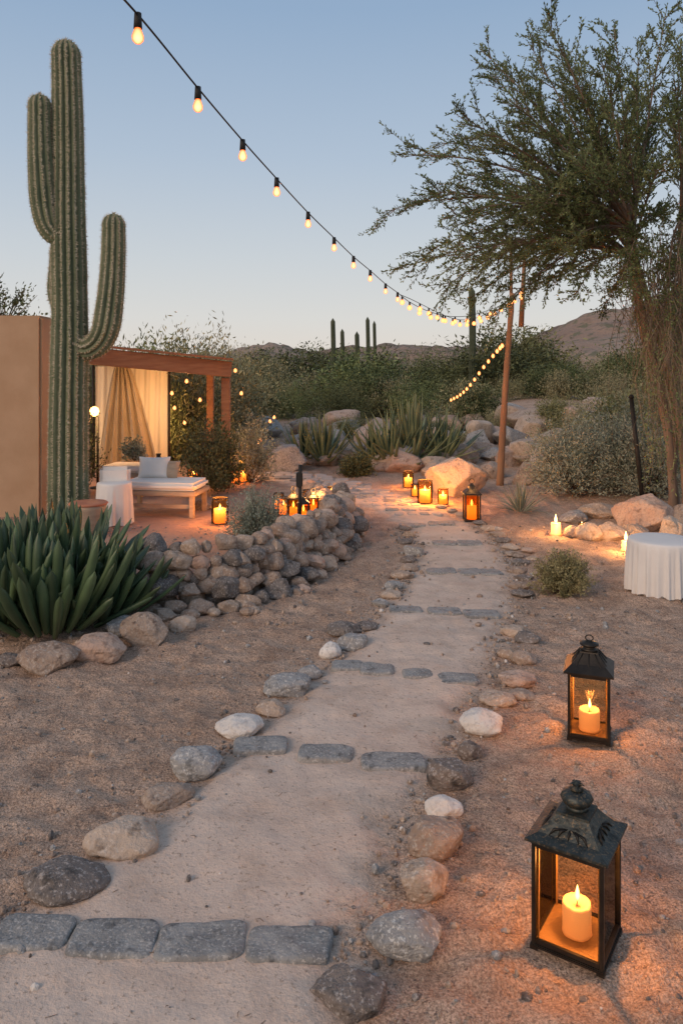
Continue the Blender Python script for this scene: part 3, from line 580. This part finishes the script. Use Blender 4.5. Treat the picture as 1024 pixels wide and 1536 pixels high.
# ---------- lanterns
def big_lantern(name,loc,rz,s,Hp,style,cand,pw):
    m=M['metal']; rm=M['patina'] if style==0 else M['metal']; mb=MB(); h=s/2
    mb.box((0,0,.012),(s+.02,s+.02,.012),m,bev=.003); mb.box((0,0,.022),(s-.01,s-.01,.008),M['brass'])
    for sx in(-1,1):
        for sy in(-1,1):
            mb.box((sx*h,sy*h,Hp/2),(.013,.013,Hp),m,bev=.002)
            mb.box((sx*(h-.002),sy*(h-.002),.006),(.024,.024,.012),m)
            mb.box((sx*(h-.011),sy*(h-.011),Hp/2),(.005,.005,Hp-.04),M['brass'])
    for z in (.026,Hp-.008):
        for sg in(-1,1): mb.box((0,sg*h,z),(s-.015,.010,.014),m); mb.box((sg*h,0,z),(.010,s-.015,.014),m)
    for sg in(-1,1):
        mb.box((0,sg*(h-.003),Hp/2),(s-.012,.002,Hp-.04),M['glass']); mb.box((sg*(h-.003),0,Hp/2),(.002,s-.012,Hp-.04),M['glass'])
    mb.box((0,0,Hp),(s+.02,s+.02,.008),m,bev=.002)
    r2=math.sqrt(2)/2
    if style==0:
        pr=[((s+.045)*r2,Hp+.006),((s+.045)*r2,Hp+.014),((s*.90)*r2,Hp+.028),((s*.64)*r2,Hp+.058),((s*.50)*r2,Hp+.076),((s*.49)*r2,Hp+.084),(0.02,Hp+.086)]
        mb.lathe((0,0,0),pr,rm,4,False,math.pi/4)
        for q in range(4):
            R=Matrix.Rotation(q*math.pi/2,3,'Z')
            for w in(-2.2,-1.2,0,1.2,2.2):
                a=R@Vector((w*s*.03,-(s*.35),Hp+.050)); b=R@Vector((w*s*.13,-(s*.455),Hp+.028)); c_=R@Vector((w*s*.10,-(s*.40),Hp+.044)); mb.tube([a,c_,b],[.0015,.005,.001],M['metal'],5)
        zb=Hp+.084; fl=lambda a,i:1+.06*abs(math.sin(a*6))
        mb.lathe((0,0,zb),[(.034,0),(.034,.010),(.03,.014)],rm,24); mb.lathe((0,0,zb+.012),[(.026,0),(.042,.010),(.048,.023),(.042,.036),(.027,.045),(.016,.048)],rm,48,True,0,fl)
        mb.lathe((0,0,zb+.058),[(.018,0),(.022,.005),(.012,.010),(.01,.016),(.014,.021),(.006,.028),(0,.032)],rm,20)
        for q in range(5): a=q*1.2566; mb.tube([(0,0,zb+.068),(math.cos(a)*.014,math.sin(a)*.014,zb+.08),(math.cos(a)*.024,math.sin(a)*.024,zb+.076)],[.005,.005,.001],rm,5)
    else:
        mb.lathe((0,0,0),[((s+.05)*r2,Hp+.004),((s+.05)*r2,Hp+.012),((s*.86)*r2,Hp+.045),((s*.48)*r2,Hp+.09),((s*.46)*r2,Hp+.096),(0.02,Hp+.097)],rm,4,False,math.pi/4)
        for q in range(4):
            for w in (-1,0,1):
                R=Matrix.Rotation(q*math.pi/2,3,'Z'); mb.tube([R@Vector((w*s*.36,-(s*.5),Hp+.02)),R@Vector((w*s*.30,-(s*.44),Hp+.044)),R@Vector((w*s*.15,-(s*.25),Hp+.091))],.0028,rm,5)
        mb.lathe((0,0,Hp+.096),[(.04,0),(.042,.008),(.03,.01),(.03,.024),(.046,.026),(.044,.034),(.02,.042),(.006,.046)],rm,24)
        mb.tube([(math.cos(a)*.018,0,Hp+.154+math.sin(a)*.014) for a in np.linspace(0,2*math.pi,18)],.003,rm,6)
    cr,chh=cand; fl2=lambda a,i:1+.02*math.sin(a*5+i)+.012*math.sin(a*11+i*2)
    mb.lathe((.0,.0,.028),[(cr*1.03,0),(cr,.01),(cr*.99,chh*.5),(cr,chh-.01),(cr*.94,chh),(cr*.8,chh-.004),(cr*.55,chh-.013),(0,chh-.016)],M['wax'],40,True,0,fl2)
    mb.tube([(0,0,.028+chh-.016),(.002,0,.028+chh+.01)],.0015,M['black'],5)
    mb.lathe((.002,0,.028+chh+.002),[(.002,0),(.0075,.010),(.0085,.018),(.005,.034),(.002,.046),(0,.052)],M['flame'],14)
    if style==1:
        for k in range(16):
            a=random.uniform(0,6.28);b=random.uniform(.15,.7); mb.tube([(0,.03,.028+chh),(math.cos(a)*.07*b,.03+math.sin(a)*.05*b,.028+chh+.085*random.uniform(.5,1))],[.0012,.0004],M['straw'],3)
    o=mb.obj(name,loc,rz); light('flame_light',(0,0,.028+chh+.10),pw,(1,.44,.14),.02,o); return o
big_lantern('candle_lantern',(.737,2.405,Hb(.73,2.4)+.012),math.radians(-33),.205,.33,0,(.044,.095),6.0)
x,d=G(888,1116); big_lantern('candle_lantern',(x+.01,d+.08,Hb(x,d)+.012),math.radians(-20),.182,.325,1,(.050,.10),5.5)
def small_lantern(u,v,hpx,kind='jar',pw=3,name='candle_lantern'):
    x,d=G(u,v); H=hpx*d/F; mb=MB(); m=M['black']
    if kind=='jar':
        r=H*.34; mb.lathe((0,0,0),[(r*.9,0),(r,.02),(r,H*.85),(r*.92,H)],M['amber'],20); mb.lathe((0,0,.012),[(r*.7,0),(r*.72,H*.55),(0,H*.54)],M['waxs'],16)
        mb.lathe((0,0,H*.56),[(.004,0),(.014,.02),(.012,.04),(0,.07)],M['flame'],10); mb.tube([(math.cos(a)*r*.95,math.sin(a)*r*.95,H) for a in np.linspace(0,2*math.pi,21)],.006,m,5)
        mb.tube([(math.cos(a)*r*.98,math.sin(a)*r*.98,.01) for a in np.linspace(0,2*math.pi,21)],.006,m,5)
    elif kind=='frame':
        s=H*.34; B_=H*.62
        mb.box((0,0,.01),(s*1.1,s*1.1,.02),m)
        for sx in(-1,1):
            for sy in(-1,1): mb.box((sx*s/2,sy*s/2,B_/2),(.016,.016,B_),m)
        mb.lathe((0,0,B_),[(s*.85,0),(s*.85,.015),(s*.4,H*.12),(s*.3,H*.13),(s*.28,H*.19),(s*.1,H*.24),(0,H*.25)],m,4,False,math.pi/4)
        mb.tube([(math.cos(a)*.03,0,H*.92+math.sin(a)*.03) for a in np.linspace(0,2*math.pi,12)],.005,m,5)
        mb.lathe((0,0,.02),[(s*.33,0),(s*.33,B_*.5),(0,B_*.49)],M['waxs'],16); mb.lathe((0,0,.02+B_*.5),[(.004,0),(.016,.02),(.013,.04),(0,.08)],M['flame'],10)
        for sg in (-1,1): mb.box((0,sg*s*.47,B_/2),(s*.9,.003,B_*.9),M['amber'])
    else:
        r=H*.24; mb.lathe((0,0,0),[(r*1.3,0),(r*1.3,.012),(r,.014),(r,H*.6),(0,H*.58)],M['waxs'],16); mb.lathe((0,0,H*.6),[(.004,0),(.018,.02),(.014,.05),(0,.1)],M['flame'],10)
    o=mb.obj(name,(x,d,Hb(x,d)+.005)); 
    if pw: light('flame_light',(0,-.02,H*.62+.07),pw,(1,.44,.13),.04,o)
for a in [(330,785,38,'jar',24),(290,727,26,'jar',22),(365,724,22,'jar',16),(440,778,50,'frame',24),(425,772,26,'jar',0),(455,782,44,'frame',0),(470,772,40,'frame',20),(480,768,24,'jar',0),(497,752,20,'jar',8),(418,764,24,'jar',0),(462,760,24,'jar',0),(612,731,24,'jar',14),(637,756,34,'jar',45),(664,758,24,'jar',30),(622,746,18,'jar',0),(707,782,64,'frame',28),(833,802,30,'candle',16),(938,826,26,'candle',20),(352,726,20,'jar',0),(300,727,20,'jar',0),(872,800,16,'jar',0)]: small_lantern(*a,name='tea_light_candle' if a[3]=='candle' else ('candle_jar' if a[3]=='jar' else 'candle_lantern'))  # the jar at the large boulder's front-left is added to light the boulder
x,d=G(449,812); mb=MB(); mb.tube([(0,0,0),(.01,0,.82)],.02,M['black'],8); mb.box((0,0,.66),(.07,.07,.16),M['black'],bev=.01); mb.obj('garden_stake',(x,d,0))
mb=MB(); a=W(964,757,10.5); b=W(946,597,10.5); mb.tube([a,b],[.035,.03],M['black'],8); mb.tube([b,(b[0],b[1],b[2]+.05)],[.045,.02],M['black'],8); mb.obj('iron_stake')
# ---------- pole with string lights
PD=gd(728); mb=MB(); b=W(768,440,PD)
pp=bez([W(749,732,PD),W(754,640,PD),W(760,545,PD),b],8); mb.tube(pp,[.06-.018*i/(len(pp)-1)+.004*math.sin(i*2.1) for i in range(len(pp))],M['pole'],10)
mb.tube([W(766,470,PD+.06),W(766,357,PD+.06)],[.03,.022],M['pole'],8); mb.tube([W(781,490,PD+.1),W(786,390,PD+.15)],[.045,.03],M['pole'],8)
pole=mb.obj('wooden_pole')
def catline(name,ctrl,bulbs,size,mat):
    c=bez(ctrl,14); mb=MB(); mb.tube(c,.0045,M['black'],5)
    for p in bulbs:
        p=Vector(p); s=size
        mb.tube([p+Vector((0,0,.006)),p-Vector((0,0,.05*s))],[.013*s,.016*s],M['black'],10)
        mb.lathe((p.x,p.y,p.z-.05*s),[(.011*s,0),(.016*s,-.012*s),(.022*s,-.030*s),(.020*s,-.043*s),(.011*s,-.053*s),(0,-.056*s)],mat,14)
    return mb.obj(name)
main=[(100,-90,2.3),(207,22,2.9),(297,132,3.5),(364,211,4.15),(415,268,4.75),(462,319,5.6),(501,357,6.4),(530,385,7.1),(555,406,7.8),(578,426,8.5),(596,439,9.1),(614,453,9.6),(640,466,10.2),(670,474,10.8),(700,474,11.4),(730,466,11.9),(755,455,12.2),(781,434,12.4)]
MW=[W(*p) for p in main]
b1=MW[1:11]; dense=bez(MW[10:],5)[2::3]
cl=catline('string_lights',MW,b1,1.05,M['bulb'])
c2=MB(); s2=bez([W(600,442,9.2),W(700,480,11.5),W(781,440,12.4)],8); c2.tube(s2,.0045,M['black'],4)
for p in dense+s2[2:]: 
    c2.tube([p,p-Vector((0,0,.04))],.012,M['black'],6); c2.lathe((p[0],p[1],p[2]-.04),[(.012,0),(.028,-.02),(.031,-.038),(.020,-.058),(0,-.064)],M['bulbfar'],10)
c2.obj('far_bulbs',parent=cl)
low=[(756,512,12.0),(745,524,12.8),(725,548,14),(705,575,15.5),(690,590,17),(676,598,18.5)]; LW=[W(*p) for p in low]
bl_=bez(LW,3); c=MB(); c.tube(bl_,.006,M['black'],5)
for p in bl_[1::1]: c.lathe((p[0],p[1],p[2]-.02),[(.008,.03),(.026,0),(.029,-.02),(.016,-.045),(0,-.05)],M['bulbfar'],10)
c.obj('string_lights')
c=MB()
for (u,v,d) in [(280,572,12.4),(258,590,12.6),(277,634,13),(262,612,13),(390,660,13.4),(388,664,13.6),(411,626,14.6),(353,556,12.8),(362,590,13),(300,600,12.6),(405,632,14.6)]:
    p=W(u,v,d); c.lathe((p[0],p[1],p[2]),[(0,-.035),(.026,-.02),(.03,0),(.018,.03),(0,.04)],M['bulbfar'],10)
c.tube([W(250,560,12.4),W(280,569,12.4),W(300,596,12.6),W(353,553,12.8),W(390,657,13.4),W(411,622,14.6)],.004,M['black'],4); fo=c.obj('fairy_lights')
light('fairy_glow',W(392,655,13.1),14,(1,.5,.2),.05,fo); light('fairy_glow',W(278,600,12.3),12,(1,.5,.2),.05,fo)
# ---------- tree
TD=9.4; wood=MB(); LP=[];LDr=[]
def add_leaves(c,sp,spread=.9):
    for a,b in zip(c,c[1:]):
        a=np.array(a);b=np.array(b); l=np.linalg.norm(b-a); n=max(1,int(l/sp)); t=(b-a)/max(l,1e-6)
        for k in range(n):
            LP.append(a+(b-a)*(k+random.random())/n); LDr.append(t*.9+rng.normal(0,spread*.65,3)+np.array([0,0,.25]))
def curve3(a,b,lift,n=7,wob=.04):
    a=Vector(a);b=Vector(b); m=(a+b)/2+Vector((random.uniform(-wob,wob),random.uniform(-wob,wob),lift)); out=[]
    for i in range(n+1):
        t=i/n; out.append(a*(1-t)**2+m*2*t*(1-t)+b*t*t)
    return out
C=Vector(W(948,345,TD)); trunks=[]
for (ub,um1,um2,dd,r) in [(1012,1000,970,0,.058),(1002,1012,985,.25,.038),(1030,1018,990,-.15,.042),(1022,996,962,.4,.035)]:
    tk=bez([W(ub,790,TD+.3+dd),W(um1,640,TD+.25+dd),W(um2,500,TD+.15+dd*.6),W(953+(um2-970)*.5,420,TD+dd*.3),C+Vector((random.uniform(-.05,.05),dd*.2,random.uniform(-.1,.2)))],6); trunks.append(tk)
    wood.tube(tk,[r*(1-.45*i/(len(tk)-1))*(1+.12*noise.noise((i*.7,r*90,0))) for i in range(len(tk))],M['bark'],8)
trunk=trunks[0]
trunk2=bez([W(1040,790,TD+.2),W(1036,600,TD+.3),W(1022,450,TD+.2),W(1020,330,TD+.1)],6); wood.tube(trunk2,[.055-.02*i/(len(trunk2)-1) for i in range(len(trunk2))],M['bark'],9)
C2=trunk2[-1]
tips=[(570,320,.3),(600,235,-.4),(650,214,.6),(684,172,-.8),(718,72,0),(752,95,.8),(815,22,-.4),(845,75,.7),(900,85,-.8),(1000,8,.2),(955,60,1),(1080,30,-.5),(1110,150,.5),(598,405,-.3),(632,380,.8),(655,440,-.6),(700,452,.5),(735,478,-.4),(690,262,1.2),(765,150,-1.1),(830,180,1.3),(860,450,-.9),(800,430,1.0),(1100,300,-.6),(1070,440,.4),(905,465,.9),(660,330,-1.3),(720,385,1.5),(760,300,-1.4),(780,230,0),(1010,120,-1.2),(930,180,-1.4),(870,250,-1.5),(700,330,.1),(840,380,-1.2),(990,250,-1.4),(1050,200,1),(640,290,-.1),(730,200,.3),(960,440,-1),(880,150,.2),(1005,470,-.8),(1040,520,.5),(985,160,.6),(1020,60,.9),(900,230,1.2),(930,420,-1.2),
(735,110,.5),(790,60,.4),(860,110,-.3),(920,40,.3),(1045,-20,.6),(1000,330,1.2),(1060,340,-1.2),(760,400,.6),(820,310,1.5),(680,390,-.9),(870,330,.9),(1030,270,0),(950,120,-.5),(780,340,-.8)]
for i,(u,v,dd) in enumerate(tips):
    tip=Vector(W(u,v,TD+dd)); st=C2 if u>1000 else (C if random.random()<.7 else trunk[-4]); Lg=(tip-st).length
    c=curve3(st,tip,.18*Lg if v>200 else .04*Lg,14,.14); wood.tube(c,[.024*(1-k/14)**1.2*min(1,Lg/2.5)+.003 for k in range(15)],M['bark'],6)
    add_leaves(c[8:],.012)
    for k in range(3,14):
        for r in range(3):
            p=c[k]; dr_=(c[k+1]-c[k]).normalized(); rv=Vector(rng.normal(size=3)); rv=(rv-dr_*rv.dot(dr_)).normalized(); ln=random.uniform(.35,.85)*(1-.45*k/14)*min(1,max(.5,Lg/2.2))
            dv=(dr_*1.0+rv*random.uniform(.4,.9)+Vector((0,0,.06))).normalized(); q=p+dv*ln; s=curve3(p,q,random.uniform(-.04,.1)*ln,5,.02)
            wood.tube(s,[.005*(1-j/5)+.0012 for j in range(6)],M['bark'],3,False); add_leaves(s[1:],.014)
            for _ in range(3):
                j=random.randint(1,4); d2=(s[j+1]-s[j]).normalized(); rv=Vector(rng.normal(size=3)); dv=(d2+rv*.45+Vector((0,0,.1))).normalized(); q=s[j]+dv*ln*random.uniform(.25,.5)
                wood.tube([s[j],(s[j]+q)/2,q],[.0025,.002,.001],M['bark'],3,False); add_leaves([s[j],q],.014)
for i in range(420):
    u=random.triangular(915,1095,1010); v=random.uniform(340,480); v1=random.uniform(500,740)-(130 if u<960 else 0); dd=random.uniform(-.7,1.2)
    a=Vector(W(u,v,TD+dd)); b=Vector(W(u+random.uniform(-14,34),v1,TD+dd+random.uniform(-.3,.3)))
    n=6; sw=random.uniform(.02,.09); c=[a.lerp(b,t/n)+Vector((sw*math.sin(t*1.3+i),sw*math.cos(t*1.7+i),0)) for t in range(n+1)]
    wood.tube(c,[.0045,.004,.0035,.003,.003,.002,.001],M['straw'],3,False)
    if i%2==0: add_leaves(c[1:],.04)
k=len(LP)
Q=leafq(np.array(LP),np.array(LDr),.048*rng.uniform(.6,1.3,k),.018*rng.uniform(.7,1.3,k))
joinleaf('weeping_desert_tree',wood,Q,M['t_leaf'])
# ---------- sky & light
w=bpy.data.worlds.new('World'); sc.world=w; w.use_nodes=True; nt=w.node_tree; bg=nt.nodes['Background']
SE,SR_=math.radians(3.5),math.radians(205)
sky=nn(nt,'ShaderNodeTexSky'); sky.sky_type='NISHITA'; sky.sun_disc=False; sky.sun_elevation=SE; sky.sun_rotation=SR_; sky.ozone_density=2.0
tc=nn(nt,'ShaderNodeTexCoord'); sp=nn(nt,'ShaderNodeSeparateXYZ'); nt.links.new(tc.outputs['Generated'],sp.inputs[0])
cr=nn(nt,'ShaderNodeValToRGB'); nt.links.new(sp.outputs[2],cr.inputs[0]); E=cr.color_ramp.elements
E[0].position=0; E[0].color=(.84,.75,.67,1); E[1].position=1; E[1].color=(.28,.37,.53,1)
for p,cc in ((.07,(.76,.75,.735)),(.15,(.645,.69,.735)),(.27,(.48,.58,.71)),(.43,(.32,.45,.635))):
    e=E.new(p); e.color=(*cc,1)
sm=nn(nt,'ShaderNodeVectorMath',operation='SCALE'); sm.inputs['Scale'].default_value=.12; nt.links.new(sky.outputs[0],sm.inputs[0])
nt.links.new(mixc(nt,.88,sm.outputs[0],cr.outputs[0]),bg.inputs[0]); bg.inputs[1].default_value=1.0
sl=bpy.data.lights.new('sun','SUN'); sl.energy=1.75; sl.angle=math.radians(26); sl.color=(1,.70,.48); so=bpy.data.objects.new('sun',sl); sc.collection.objects.link(so)
so.rotation_euler=(math.radians(63),0,math.radians(-44))
# ---------- camera
cam=bpy.data.cameras.new('camera'); co=bpy.data.objects.new('camera',cam); sc.collection.objects.link(co); sc.camera=co
co.location=(0,0,CH); co.rotation_euler=(math.radians(90),0,0); cam.sensor_fit='VERTICAL'; cam.sensor_height=36; cam.lens=36*F/1536; cam.shift_y=-208/1536; cam.clip_end=2000; cam.clip_start=.05
sc.view_settings.view_transform='Standard'; sc.view_settings.look='None'; sc.view_settings.exposure=0
